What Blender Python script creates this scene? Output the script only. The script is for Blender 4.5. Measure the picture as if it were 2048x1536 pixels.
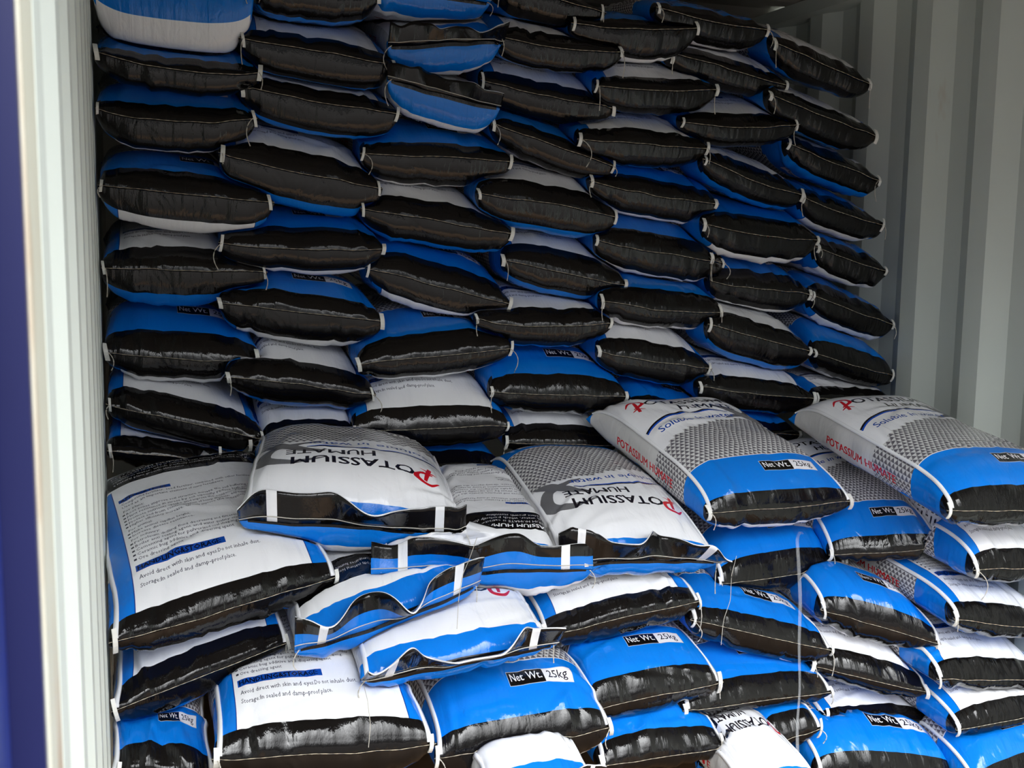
import bpy, math
import numpy as np
from mathutils.bvhtree import BVHTree
from mathutils import Matrix, Vector

for o in list(bpy.data.objects):
    bpy.data.objects.remove(o)
SC = bpy.context.scene
COL = SC.collection

# ------------------------------------------------------------------ camera
FPX, CX, CY = 2200.0, 1024.0, 768.0
YAW, PITCH, ROLL = math.radians(19.8), math.radians(7.3), math.radians(0.7)
CAM = np.array([0.037, 0.0, 1.53])
fw = np.array([math.sin(YAW) * math.cos(PITCH), math.cos(YAW) * math.cos(PITCH), -math.sin(PITCH)])
r0 = np.array([math.cos(YAW), -math.sin(YAW), 0.0])
u0 = np.cross(r0, fw)
rt = math.cos(ROLL) * r0 + math.sin(ROLL) * u0
up = math.cos(ROLL) * u0 - math.sin(ROLL) * r0
cd = bpy.data.cameras.new('camera')
cam = bpy.data.objects.new('camera', cd)
COL.objects.link(cam)
cam.matrix_world = Matrix(((rt[0], up[0], -fw[0], CAM[0]), (rt[1], up[1], -fw[1], CAM[1]), (rt[2], up[2], -fw[2], CAM[2]), (0, 0, 0, 1)))
cd.sensor_width = 36.0
cd.lens = FPX * 36.0 / 2048.0
cd.clip_start = 0.02
cd.clip_end = 200
cd.dof.use_dof = True
cd.dof.focus_distance = 2.7
cd.dof.aperture_fstop = 14.0
SC.camera = cam

# ------------------------------------------------------------------ sky and exposure
wd = bpy.data.worlds.new('overcast_sky')
SC.world = wd
wd.use_nodes = True
nt = wd.node_tree
bg = nt.nodes['Background']
tc = nt.nodes.new('ShaderNodeTexCoord')
sep = nt.nodes.new('ShaderNodeSeparateXYZ')
nt.links.new(tc.outputs['Generated'], sep.inputs[0])
rmp = nt.nodes.new('ShaderNodeValToRGB')
rmp.color_ramp.elements[0].position = 0.0
rmp.color_ramp.elements[0].color = (0.012, 0.012, 0.012, 1)
e_ = rmp.color_ramp.elements.new(0.22)
e_.color = (0.040, 0.041, 0.042, 1)
e_ = rmp.color_ramp.elements.new(0.46)
e_.color = (0.32, 0.325, 0.33, 1)
rmp.color_ramp.elements[-1].position = 1.0
rmp.color_ramp.elements[-1].color = (1.0, 1.02, 1.03, 1)
nt.links.new(sep.outputs['Z'], rmp.inputs[0])
nz = nt.nodes.new('ShaderNodeTexNoise')
nz.inputs['Scale'].default_value = 2.2
nz.inputs['Detail'].default_value = 3
nt.links.new(tc.outputs['Generated'], nz.inputs['Vector'])
mr = nt.nodes.new('ShaderNodeMapRange')
mr.inputs['From Min'].default_value = 0.3
mr.inputs['From Max'].default_value = 0.7
mr.inputs['To Min'].default_value = 0.8
mr.inputs['To Max'].default_value = 1.2
nt.links.new(nz.outputs[0], mr.inputs['Value'])
mm = nt.nodes.new('ShaderNodeMixRGB')
mm.blend_type = 'MULTIPLY'
mm.inputs[0].default_value = 1.0
nt.links.new(rmp.outputs[0], mm.inputs[1])
nt.links.new(mr.outputs[0], mm.inputs[2])
# the cloud cover is thinner on the left, where the sun stands behind it
dt = nt.nodes.new('ShaderNodeVectorMath')
dt.operation = 'DOT_PRODUCT'
nt.links.new(tc.outputs['Generated'], dt.inputs[0])
dt.inputs[1].default_value = (-0.80, -0.42, 0.43)
m2 = nt.nodes.new('ShaderNodeMapRange')
m2.inputs['From Min'].default_value = -0.6
m2.inputs['From Max'].default_value = 1.0
m2.inputs['To Min'].default_value = 0.45
m2.inputs['To Max'].default_value = 1.75
m2.interpolation_type = 'SMOOTHSTEP'
nt.links.new(dt.outputs['Value'], m2.inputs['Value'])
m3 = nt.nodes.new('ShaderNodeMixRGB')
m3.blend_type = 'MULTIPLY'
m3.inputs[0].default_value = 1.0
nt.links.new(mm.outputs[0], m3.inputs[1])
nt.links.new(m2.outputs[0], m3.inputs[2])
nt.links.new(m3.outputs[0], bg.inputs['Color'])
bg.inputs['Strength'].default_value = 13.5

SC.view_settings.view_transform = 'Standard'
SC.view_settings.look = 'None'
SC.view_settings.exposure = 0.30
SC.view_settings.gamma = 1.0
SC.view_settings.use_curve_mapping = False
SC.cycles.use_denoising = True
SC.cycles.max_bounces = 8
SC.cycles.diffuse_bounces = 5
SC.cycles.glossy_bounces = 3
SC.cycles.sample_clamp_indirect = 6.0

# ------------------------------------------------------------------ helpers
WR = 2.37          # inner face of the right wall
D_REAR = 2.85


def ray(px, py):
    return fw + rt * ((px - CX) / FPX) + up * (-(py - CY) / FPX)


def at(px, py, depth):
    """point of the plane y = depth that the photograph shows at px, py"""
    d = ray(px, py)
    return CAM + d * (depth - CAM[1]) / d[1]


def zcam(p):
    return float(np.dot(p - CAM, fw))


def setp(o, label=None, cat=None, group=None, kind=None):
    if label:
        o['label'] = label
    if cat:
        o['category'] = cat
    if group:
        o['group'] = group
    if kind:
        o['kind'] = kind
    return o


def mesh_obj(name, verts, faces, mats, parent=None, origin=(0, 0, 0), smooth=True, midx=None, uv=None):
    me = bpy.data.meshes.new(name)
    v = np.asarray(verts, dtype=np.float32) - np.asarray(origin, dtype=np.float32)
    if isinstance(faces, np.ndarray) and faces.shape[1] == 4:
        nf = len(faces)
        me.vertices.add(len(v))
        me.vertices.foreach_set('co', v.ravel())
        me.loops.add(nf * 4)
        me.loops.foreach_set('vertex_index', faces.astype(np.int32).ravel())
        me.polygons.add(nf)
        me.polygons.foreach_set('loop_start', np.arange(0, nf * 4, 4, dtype=np.int32))
        me.polygons.foreach_set('loop_total', np.full(nf, 4, dtype=np.int32))
    else:
        me.from_pydata([tuple(map(float, q)) for q in v], [], [tuple(map(int, f)) for f in faces])
    for m in (mats if isinstance(mats, (list, tuple)) else [mats]):
        me.materials.append(m)
    n = len(me.polygons)
    if midx is not None:
        me.polygons.foreach_set('material_index', np.asarray(midx, dtype=np.int32))
    me.polygons.foreach_set('use_smooth', np.full(n, bool(smooth)))
    if uv is not None:
        l = me.uv_layers.new(name='UVMap')
        l.data.foreach_set('uv', np.asarray(uv, dtype=np.float32).ravel())
    me.update()
    me.validate()
    o = bpy.data.objects.new(name, me)
    COL.objects.link(o)
    if parent is not None:
        o.parent = parent
    else:
        o.location = origin
    return o


def empty(name, loc):
    e = bpy.data.objects.new(name, None)
    e.empty_display_size = 0.1
    COL.objects.link(e)
    e.location = [float(q) for q in loc]
    return e


def tube(pts, rad, sides=5):
    """quads of a tube along pts (N,3); rad a number or N radii"""
    p = np.asarray(pts, float)
    n = len(p)
    rad = np.broadcast_to(np.asarray(rad, float), (n,))
    t = np.gradient(p, axis=0)
    t /= np.linalg.norm(t, axis=1)[:, None] + 1e-9
    ref = np.where(np.abs(t[:, 2:3]) > 0.9, np.array([[1.0, 0, 0]]), np.array([[0, 0, 1.0]]))
    a = np.cross(t, ref)
    a /= np.linalg.norm(a, axis=1)[:, None] + 1e-9
    b = np.cross(t, a)
    an = np.arange(sides) * 2 * math.pi / sides
    v = p[:, None, :] + rad[:, None, None] * (a[:, None, :] * np.cos(an)[None, :, None] + b[:, None, :] * np.sin(an)[None, :, None])
    i = np.arange(n - 1)[:, None]
    j = np.arange(sides)[None, :]
    j2 = (j + 1) % sides
    f = np.stack([i * sides + j, i * sides + j2, (i + 1) * sides + j2, (i + 1) * sides + j], -1).reshape(-1, 4)
    return v.reshape(-1, 3), f


def join(parts):
    vs, fs, k = [], [], 0
    for v, f in parts:
        vs.append(v)
        fs.append(f + k)
        k += len(v)
    return np.concatenate(vs), np.concatenate(fs)


def box(x0, x1, y0, y1, z0, z1):
    v = np.array([(x, y, z) for x in (x0, x1) for y in (y0, y1) for z in (z0, z1)], float)
    f = np.array([(0, 1, 3, 2), (4, 6, 7, 5), (0, 4, 5, 1), (2, 3, 7, 6), (0, 2, 6, 4), (1, 5, 7, 3)])
    return v, f


def ribbon(path, wide, th):
    """flat strap: path (N,3), wide (N,3) half-width vectors, thickness th along the path normal"""
    p = np.asarray(path, float)
    w = np.asarray(wide, float)
    t = np.gradient(p, axis=0)
    n = np.cross(t, w)
    n /= np.linalg.norm(n, axis=1)[:, None] + 1e-9
    ring = np.stack([p - w - n * th, p + w - n * th, p + w + n * th, p - w + n * th], 1)
    k = len(p)
    i = np.arange(k - 1)[:, None]
    j = np.arange(4)[None, :]
    j2 = (j + 1) % 4
    f = np.stack([i * 4 + j, i * 4 + j2, (i + 1) * 4 + j2, (i + 1) * 4 + j], -1).reshape(-1, 4)
    f = np.concatenate([f, [[0, 1, 2, 3]], [[(k - 1) * 4 + 3, (k - 1) * 4 + 2, (k - 1) * 4 + 1, (k - 1) * 4]]])
    return ring.reshape(-1, 3), f


def vnoise3(p, seed):
    """value noise, p (...,3), result about -1..1"""
    p = np.asarray(p, float) + 1000.0 + seed * 17.31
    i = np.floor(p).astype(np.int64)
    f = p - i
    f = f * f * (3 - 2 * f)

    def h(a, b, c):
        n = (a * 374761393 + b * 668265263 + c * 2147483647 + seed * 974711) & 0xffffffff
        n = ((n ^ (n >> 13)) * 1274126177) & 0xffffffff
        n = n ^ (n >> 16)
        return (n & 0xffff) / 32767.5 - 1.0
    x, y, z = i[..., 0], i[..., 1], i[..., 2]
    r = 0
    for dx in (0, 1):
        for dy in (0, 1):
            for dz in (0, 1):
                w = (f[..., 0] if dx else 1 - f[..., 0]) * (f[..., 1] if dy else 1 - f[..., 1]) * (f[..., 2] if dz else 1 - f[..., 2])
                r = r + w * h(x + dx, y + dy, z + dz)
    return r


# ------------------------------------------------------------------ sack artwork (drawn here, in metres on the flat sack)
FW_, FL_ = 0.46, 0.80          # printed face of a sack
PXM = 2100
BLUE = (8 / 255, 116 / 255, 214 / 255)
BLACK = (13 / 255, 11 / 255, 11 / 255)
WHITE = (0.92, 0.925, 0.94)
GREY = (0.42, 0.42, 0.43)
NAVY = (0.06, 0.16, 0.48)
INK = (0.10, 0.09, 0.12)
RED = (0.78, 0.08, 0.13)


class Canvas:
    def __init__(s, w, l, col):
        s.w, s.l = w, l
        s.nx, s.ny = int(w * PXM) * 2, int(l * PXM) * 2
        s.k = PXM * 2
        s.a = np.empty((s.ny, s.nx, 3), np.float32)
        s.a[:] = col

    def rect(s, x0, x1, y0, y1, col):
        k = s.k
        s.a[max(0, int(y0 * k)):max(0, int(y1 * k)), max(0, int(x0 * k)):max(0, int(x1 * k))] = col

    def tris(s, t, col):
        """t (n,3,2) in metres"""
        t = np.asarray(t, float) * s.k
        col = np.asarray(col, np.float32)
        for q in t:
            x0, y0 = np.floor(q.min(0)).astype(int)
            x1, y1 = np.ceil(q.max(0)).astype(int) + 1
            x0, y0 = max(0, x0), max(0, y0)
            x1, y1 = min(s.nx, x1), min(s.ny, y1)
            if x1 <= x0 or y1 <= y0:
                continue
            gx = np.arange(x0, x1)[None, :] + 0.5
            gy = np.arange(y0, y1)[:, None] + 0.5
            (ax, ay), (bx, by), (cx, cy) = q
            e0 = (bx - ax) * (gy - ay) - (by - ay) * (gx - ax)
            e1 = (cx - bx) * (gy - by) - (cy - by) * (gx - bx)
            e2 = (ax - cx) * (gy - cy) - (ay - cy) * (gx - cx)
            m = ((e0 >= -.01) & (e1 >= -.01) & (e2 >= -.01)) | ((e0 <= .01) & (e1 <= .01) & (e2 <= .01))
            s.a[y0:y1, x0:x1][m] = col

    def stroke(s, pts, wid, col):
        p = np.asarray(pts, float)
        n = 40
        tt = np.linspace(0, len(p) - 1, n)
        # smooth Catmull-Rom
        def cr(t):
            i = min(int(t), len(p) - 2)
            f = t - i
            a, b, c, d = p[max(i - 1, 0)], p[i], p[i + 1], p[min(i + 2, len(p) - 1)]
            return 0.5 * ((2 * b) + (-a + c) * f + (2 * a - 5 * b + 4 * c - d) * f * f + (-a + 3 * b - 3 * c + d) * f ** 3)
        q = np.array([cr(t) for t in tt])
        wv = np.interp(tt, np.arange(len(p)), wid)
        tg = np.gradient(q, axis=0)
        nn = np.stack([-tg[:, 1], tg[:, 0]], 1)
        nn /= np.linalg.norm(nn, axis=1)[:, None] + 1e-9
        l, r = q + nn * wv[:, None], q - nn * wv[:, None]
        tr = []
        for i in range(n - 1):
            tr += [(l[i], r[i], r[i + 1]), (l[i], r[i + 1], l[i + 1])]
        s.tris(tr, col)

    def text(s, body, x0, y0, size, col, width=None, bold=0.0, arc=None, shear=0.0, res=2):
        cu = bpy.data.curves.new('lettering', 'FONT')
        cu.body = body
        cu.size = 1.0
        cu.resolution_u = res
        cu.shear = shear
        ob = bpy.data.objects.new('lettering', cu)
        COL.objects.link(ob)
        me = bpy.data.meshes.new_from_object(ob)
        me.calc_loop_triangles()
        v = np.empty(len(me.vertices) * 3)
        me.vertices.foreach_get('co', v)
        v = v.reshape(-1, 3)[:, :2]
        ti = np.empty(len(me.loop_triangles) * 3, np.int32)
        me.loop_triangles.foreach_get('vertices', ti)
        bpy.data.objects.remove(ob)
        bpy.data.curves.remove(cu)
        bpy.data.meshes.remove(me)
        if not len(v):
            return
        v = v * size
        v[:, 0] -= v[:, 0].min()
        if width:
            v[:, 0] *= width / v[:, 0].max()
        v = v + np.array([x0, y0])
        if arc:
            v = v.copy()
            v[:, 1] += arc(v[:, 0])
        q = v[ti.reshape(-1, 3)]
        sh = bold * size
        for dx, dy in ((0, 0),) if not bold else ((-sh, -sh * .6), (sh, -sh * .6), (-sh, sh * .6), (sh, sh * .6), (0, 0)):
            s.tris(q + np.array([dx, dy]), col)

    def image(s, name):
        a = s.a.reshape(s.ny // 2, 2, s.nx // 2, 2, 3).mean((1, 3))
        h, w = a.shape[:2]
        im = bpy.data.images.new(name, w, h)
        px = np.ones((h, w, 4), np.float32)
        px[..., :3] = a
        im.pixels.foreach_set(px.ravel())
        im.update()
        im.pack()
        return im


def pyramid_fill(c, y0f, y1f, x0, x1, cell=0.0165):
    """rows of little dark triangles on pale grey between the curves y0f(x) and y1f(x)"""
    gy, gx = np.mgrid[0:c.ny, 0:c.nx].astype(np.float32)
    gx = (gx + 0.5) / c.k
    gy = (gy + 0.5) / c.k
    rows = np.floor(gy / (cell * 0.8))
    fy = gy / (cell * 0.8) - rows
    xx = gx / cell + 0.5 * (rows % 2)
    cols = np.floor(xx)
    fx = xx - cols
    yc = (rows + 0.5) * cell * 0.8
    xc = (cols + 0.5 - 0.5 * (rows % 2)) * cell
    m = (yc > y0f(xc)) & (yc < y1f(xc)) & (gx > x0) & (gx < x1)
    dark = fy < 1 - 2 * np.abs(fx - 0.5)
    lit = dark & (fx < 0.5 - 0.06)
    base = np.array((0.80, 0.80, 0.80), np.float32)
    c.a[m & ~dark] = base
    c.a[m & dark] = (0.37, 0.36, 0.39)
    c.a[m & lit] = (0.45, 0.44, 0.46)


def art_front():
    c = Canvas(FW_, FL_, WHITE)
    W = FW_
    pyramid_fill(c, lambda x: 0.19 + 0 * x, lambda x: 0.345 + 0.10 * np.sin(np.clip((x - 0.02) / 0.40, 0, 1) * 1.75), 0.0, W)
    c.rect(0, W, 0.196, 0.199, WHITE)
    c.rect(0, W, 0.064, 0.196, BLUE)
    c.rect(0, W, 0, 0.064, BLACK)
    # net weight label
    c.rect(0.215, 0.400, 0.128, 0.166, (0.8, 0.8, 0.82))
    c.rect(0.2165, 0.318, 0.1295, 0.1645, BLACK)
    c.rect(0.318, 0.3985, 0.1295, 0.1645, (0.88, 0.88, 0.9))
    c.text('Net Wt.', 0.224, 0.140, 0.029, WHITE, width=0.088, bold=0.007)
    c.text('25kg', 0.330, 0.140, 0.029, INK, width=0.056, bold=0.003)
    arc = lambda x: 0.055 * np.sin(np.clip((x - 0.03) / 0.40, 0, 1) * 1.7)
    # grey sweeping mark behind the words
    c.stroke([(0.30, 0.585), (0.375, 0.600), (0.435, 0.570), (0.430, 0.510), (0.37, 0.480), (0.30, 0.450)], [0.002, 0.010, 0.020, 0.022, 0.012, 0.002], GREY)
    c.stroke([(0.30, 0.545), (0.35, 0.520), (0.405, 0.473), (0.445, 0.445)], [0.002, 0.018, 0.020, 0.004], GREY)
    c.text('Soluble in water', 0.045, 0.407, 0.036, (0.10, 0.27, 0.62), width=0.30, bold=0.012, arc=arc)
    c.stroke([(0.01, 0.445), (0.07, 0.472), (0.16, 0.498), (0.27, 0.507), (0.34, 0.501)], [0.0045, 0.004, 0.0035, 0.003, 0.001], INK)
    c.stroke([(0.01, 0.439), (0.07, 0.466), (0.16, 0.492), (0.27, 0.502), (0.34, 0.498)], [0.003, 0.003, 0.003, 0.0025, 0.001], (0.08, 0.3, 0.72))
    c.text('OTASSIUM', 0.098, 0.575, 0.052, INK, width=0.275, bold=0.022)
    c.text('HUMATE', 0.185, 0.525, 0.046, INK, width=0.20, bold=0.02)
    # red swash initial
    c.stroke([(0.058, 0.552), (0.066, 0.585), (0.073, 0.619)], [0.005, 0.006, 0.004], RED)
    c.stroke([(0.036, 0.605), (0.060, 0.628), (0.090, 0.621), (0.092, 0.597), (0.070, 0.585), (0.052, 0.579)], [0.001, 0.005, 0.006, 0.006, 0.005, 0.002], RED)
    c.stroke([(0.040, 0.565), (0.062, 0.573), (0.082, 0.561)], [0.001, 0.004, 0.001], RED)
    c.rect(0, W, 0.735, 0.79, BLUE)
    c.rect(0, W, 0.79, 0.81, BLACK)
    return c.image('sack_front_print')


def art_back():
    c = Canvas(FW_, FL_, WHITE)
    W = FW_
    ink = (0.20, 0.20, 0.25)
    c.rect(0, 0.040, 0.06, 0.60, BLUE)
    c.rect(W - 0.040, W, 0.06, 0.60, BLUE)
    c.rect(0.040, 0.042, 0.06, 0.60, NAVY)
    c.rect(W - 0.042, W - 0.040, 0.06, 0.60, NAVY)
    c.rect(0, W, 0, 0.064, BLACK)
    x = 0.055
    y = 0.118

    def line(t, w, sz=0.0155):
        nonlocal y
        c.text(t, x, y, sz, ink, width=w, res=1)
        y += 0.0225
    line('Storage:In sealed and damp-proof place.', 0.205)
    line('Avoid direct with skin and eyes.Do not inhale dust.', 0.262)
    y += 0.004
    c.rect(x - 0.004, x + 0.190, y - 0.004, y + 0.016, (0.07, 0.27, 0.62))
    c.text('HANDLING&STORAGE:', x, y, 0.019, (0.03, 0.04, 0.12), width=0.178, bold=0.02, res=1)
    y += 0.029
    for t, w in (('Ore dressing agent', 0.095), ('Ceramic bug additive and dispersing agent', 0.215), ('Cementing agent for pulverized coal shapingang.', 0.245),
                 ('Boiler anti scaling agent and water quality stabilizer', 0.262), ('Petroleum drilling fluid decreasing and filtering agent', 0.270)):
        c.rect(x - 0.004, x + 0.002, y + 0.003, y + 0.009, ink)
        c.text(t, x + 0.005, y, 0.0145, ink, width=w, res=1)
        y += 0.0165
    c.text('For industry:', x, y + 0.002, 0.0145, ink, width=0.062, res=1)
    y += 0.021
    for t, w in (('Increase disease resistance.', 0.135), ('Make animal capillus bright.', 0.130)):
        c.rect(x - 0.004, x + 0.002, y + 0.003, y + 0.009, ink)
        c.text(t, x + 0.005, y, 0.0145, ink, width=w, res=1)
        y += 0.0165
    c.text('For animal:', x, y + 0.002, 0.0145, ink, width=0.054, res=1)
    y += 0.023
    for t, w in (('Higher efficiency increase. Greatly improve the utilization of fertilizer.', 0.33), ('Protect soil from contamination of heavy metals, especially residue.', 0.33),
                 ('Promote nutrients uptake and improve the content of humus of soil.', 0.33), ('Plant resistance in stress by soil, especially reduce high salt of soil.', 0.33),
                 ('Root zones improve soil structure, increase the soil buffering power.', 0.33)):
        c.rect(x - 0.004, x + 0.002, y + 0.003, y + 0.009, ink)
        c.text(t, x + 0.005, y, 0.0145, ink, width=w, res=1)
        y += 0.0165
    c.text('For plant:', x, y + 0.002, 0.0145, ink, width=0.048, res=1)
    y += 0.024
    for t, w in (('Used as an important element of many fertilizers.', 0.25), ('Compound fertilizer, seed fertilizer, combined with other fertilizer.', 0.33)):
        c.text(t, x, y, 0.0145, ink, width=w, res=1)
        y += 0.0165
    c.rect(x - 0.004, x + 0.12, y - 0.001, y + 0.014, (0.07, 0.27, 0.62))
    c.text('APPLICATION:', x, y + 0.001, 0.016, (0.03, 0.04, 0.12), width=0.11, bold=0.02, res=1)
    # heading band
    c.rect(0, W, 0.565, 0.575, WHITE)
    c.rect(0, W, 0.575, 0.672, BLACK)
    c.text('POTASSIUM HUMATE:', 0.05, 0.648, 0.021, WHITE, width=0.20, bold=0.02)
    for k, t in enumerate(('POTASSIUM HUMATE is extracted from natural leonardite, highly', 'soluble in water, which perfectly combines humic acid and K,', 'a natural plant growth stimulator.')):
        c.text(t, 0.05, 0.629 - 0.0175 * k, 0.0155, (0.85, 0.85, 0.87), width=(0.36, 0.36, 0.18)[k], res=1)
    c.rect(0, W, 0.722, 0.79, BLUE)
    c.rect(0, W, 0.79, 0.81, BLACK)
    return c.image('sack_back_print')


def art_side(mouth_right):
    """gusset seen from outside: 0.80 long (x) and 0.13 tall; bottom end at the right, or the mouth at the right"""
    c = Canvas(FL_, 0.13, (0.80, 0.80, 0.80))
    L = FL_
    if not mouth_right:
        pyramid_fill(c, lambda x: 0 * x, lambda x: 0 * x + 0.13, 0.44, L - 0.19, cell=0.0165)
        c.rect(L - 0.196, L - 0.070, 0, 0.13, BLUE)
        c.rect(L - 0.070, L, 0, 0.13, BLACK)
        c.rect(0, 0.055, 0, 0.13, BLUE)
        c.text('POTASSIUM HUMATE', 0.22, 0.045, 0.047, RED, width=0.32, bold=0.015)
    else:
        pyramid_fill(c, lambda x: 0 * x, lambda x: 0 * x + 0.13, 0.19, 0.36, cell=0.0165)
        c.rect(0.070, 0.196, 0, 0.13, BLUE)
        c.rect(0, 0.070, 0, 0.13, BLACK)
        c.rect(L - 0.055, L, 0, 0.13, BLUE)
        c.text('POTASSIUM HUMATE', 0.27, 0.045, 0.047, RED, width=0.32, bold=0.015)
    return c.image('sack_gusset_print')


# ------------------------------------------------------------------ materials
def nodes_of(name):
    m = bpy.data.materials.new(name)
    m.use_nodes = True
    return m, m.node_tree, m.node_tree.nodes['Principled BSDF']


def N(t, kind, **kw):
    n = t.nodes.new(kind)
    for k, v in kw.items():
        n.inputs[k.replace('_', ' ')].default_value = v
    return n


def sack_material(name, img=None, col=None, aspect=(0.46, 0.80)):
    m, t, b = nodes_of(name)
    uv = N(t, 'ShaderNodeTexCoord')
    if img:
        im = t.nodes.new('ShaderNodeTexImage')
        im.image = img
        im.extension = 'EXTEND'
        t.links.new(uv.outputs['UV'], im.inputs['Vector'])
        base = im.outputs['Color']
    else:
        rgb = t.nodes.new('ShaderNodeRGB')
        rgb.outputs[0].default_value = (*[((q + 0.055) / 1.055) ** 2.4 if q > 0.04 else q / 12.92 for q in col], 1)
        base = rgb.outputs[0]
    # brown dust, in specks and soft patches
    ns = N(t, 'ShaderNodeTexNoise', Scale=9.0, Detail=6.0, Roughness=0.72)
    t.links.new(uv.outputs['Object'], ns.inputs['Vector'])
    r1 = N(t, 'ShaderNodeMapRange', From_Min=0.57, From_Max=0.88, To_Min=0.0, To_Max=0.15)
    t.links.new(ns.outputs[0], r1.inputs['Value'])
    mx = t.nodes.new('ShaderNodeMixRGB')
    mx.inputs[2].default_value = (0.30, 0.23, 0.16, 1)
    t.links.new(r1.outputs[0], mx.inputs[0])
    t.links.new(base, mx.inputs[1])
    sp = N(t, 'ShaderNodeTexNoise', Scale=150.0, Detail=2.0)
    t.links.new(uv.outputs['Object'], sp.inputs['Vector'])
    r2 = N(t, 'ShaderNodeMapRange', From_Min=0.68, From_Max=0.76, To_Min=0.0, To_Max=0.35)
    t.links.new(sp.outputs[0], r2.inputs['Value'])
    ml = N(t, 'ShaderNodeMath')
    ml.operation = 'MULTIPLY'
    t.links.new(r1.outputs[0], ml.inputs[0])
    t.links.new(r2.outputs[0], ml.inputs[1])
    ml2 = N(t, 'ShaderNodeMath')
    ml2.operation = 'MULTIPLY'
    ml2.inputs[1].default_value = 4.0
    t.links.new(ml.outputs[0], ml2.inputs[0])
    mx2 = t.nodes.new('ShaderNodeMixRGB')
    mx2.inputs[2].default_value = (0.13, 0.09, 0.06, 1)
    t.links.new(ml2.outputs[0], mx2.inputs[0])
    t.links.new(mx.outputs[0], mx2.inputs[1])
    t.links.new(mx2.outputs[0], b.inputs['Base Color'])
    # gloss of laminated woven film, duller where dusty
    r3 = N(t, 'ShaderNodeMapRange', From_Min=0.35, From_Max=0.7, To_Min=0.06, To_Max=0.18)
    t.links.new(ns.outputs[0], r3.inputs['Value'])
    t.links.new(r3.outputs[0], b.inputs['Roughness'])
    b.inputs['Specular IOR Level'].default_value = 0.42
    # woven texture, streaks along the sack and small sharp crinkles
    def tex(sx, sy, detail, dist=0.0, kind='ShaderNodeTexNoise'):
        mp = N(t, 'ShaderNodeMapping')
        mp.inputs['Scale'].default_value = (aspect[0] * sx, aspect[1] * sy, 1)
        t.links.new(uv.outputs['UV'], mp.inputs['Vector'])
        n = N(t, kind, Scale=1.0, Detail=detail)
        if dist:
            n.inputs['Distortion'].default_value = dist
        t.links.new(mp.outputs[0], n.inputs['Vector'])
        return n

    cr = tex(44, 7, 2.0, 0.6)
    ck = tex(13, 8, 2.0, 0.8)
    rid = N(t, 'ShaderNodeMath')          # ridges where the noise crosses its middle
    rid.operation = 'SUBTRACT'
    rid.inputs[1].default_value = 0.5
    t.links.new(ck.outputs[0], rid.inputs[0])
    ab = N(t, 'ShaderNodeMath')
    ab.operation = 'ABSOLUTE'
    t.links.new(rid.outputs[0], ab.inputs[0])
    sm = N(t, 'ShaderNodeMapRange', From_Min=0.0, From_Max=0.09, To_Min=1.0, To_Max=0.0)
    sm.interpolation_type = 'SMOOTHSTEP'
    t.links.new(ab.outputs[0], sm.inputs['Value'])
    wv = tex(420, 190, 1.0)
    b0 = N(t, 'ShaderNodeBump', Strength=0.16, Distance=0.0024)
    t.links.new(sm.outputs[0], b0.inputs['Height'])
    b1 = N(t, 'ShaderNodeBump', Strength=0.3, Distance=0.006)
    t.links.new(cr.outputs[0], b1.inputs['Height'])
    t.links.new(b0.outputs[0], b1.inputs['Normal'])
    b2 = N(t, 'ShaderNodeBump', Strength=0.2, Distance=0.0013)
    t.links.new(wv.outputs[0], b2.inputs['Height'])
    t.links.new(b1.outputs[0], b2.inputs['Normal'])
    t.links.new(b2.outputs[0], b.inputs['Normal'])
    return m


def plain(name, col, rough=0.6, metal=0.0, noise=0.0, scale=8.0, stain=None, stain_amt=0.0, stain_lo=0.6, stretch=None, spec=0.5):
    m, t, b = nodes_of(name)
    lin = [((q + 0.055) / 1.055) ** 2.4 if q > 0.04 else q / 12.92 for q in col]
    b.inputs['Roughness'].default_value = rough
    b.inputs['Metallic'].default_value = metal
    b.inputs['Specular IOR Level'].default_value = spec
    tcn = N(t, 'ShaderNodeTexCoord')
    mp = N(t, 'ShaderNodeMapping')
    if stretch:
        mp.inputs['Scale'].default_value = stretch
    t.links.new(tcn.outputs['Object'], mp.inputs['Vector'])
    n1 = N(t, 'ShaderNodeTexNoise', Scale=scale, Detail=4.0, Roughness=0.6)
    t.links.new(mp.outputs[0], n1.inputs['Vector'])
    cr = t.nodes.new('ShaderNodeValToRGB')
    cr.color_ramp.elements[0].color = (*[q * (1 - noise) for q in lin], 1)
    cr.color_ramp.elements[1].color = (*[min(1, q * (1 + noise)) for q in lin], 1)
    t.links.new(n1.outputs[0], cr.inputs[0])
    out = cr.outputs[0]
    if stain:
        n2 = N(t, 'ShaderNodeTexNoise', Scale=scale * 0.6, Detail=5.0, Roughness=0.7)
        mp3 = N(t, 'ShaderNodeMapping')
        mp3.inputs['Location'].default_value = (3.1, 7.7, 1.9)
        t.links.new(mp.outputs[0], mp3.inputs['Vector'])
        t.links.new(mp3.outputs[0], n2.inputs['Vector'])
        rr = N(t, 'ShaderNodeMapRange', From_Min=stain_lo, From_Max=stain_lo + 0.12, To_Min=0.0, To_Max=stain_amt)
        t.links.new(n2.outputs[0], rr.inputs['Value'])
        mx = t.nodes.new('ShaderNodeMixRGB')
        mx.inputs[2].default_value = (*stain, 1)
        t.links.new(rr.outputs[0], mx.inputs[0])
        t.links.new(out, mx.inputs[1])
        out = mx.outputs[0]
    t.links.new(out, b.inputs['Base Color'])
    return m


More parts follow.
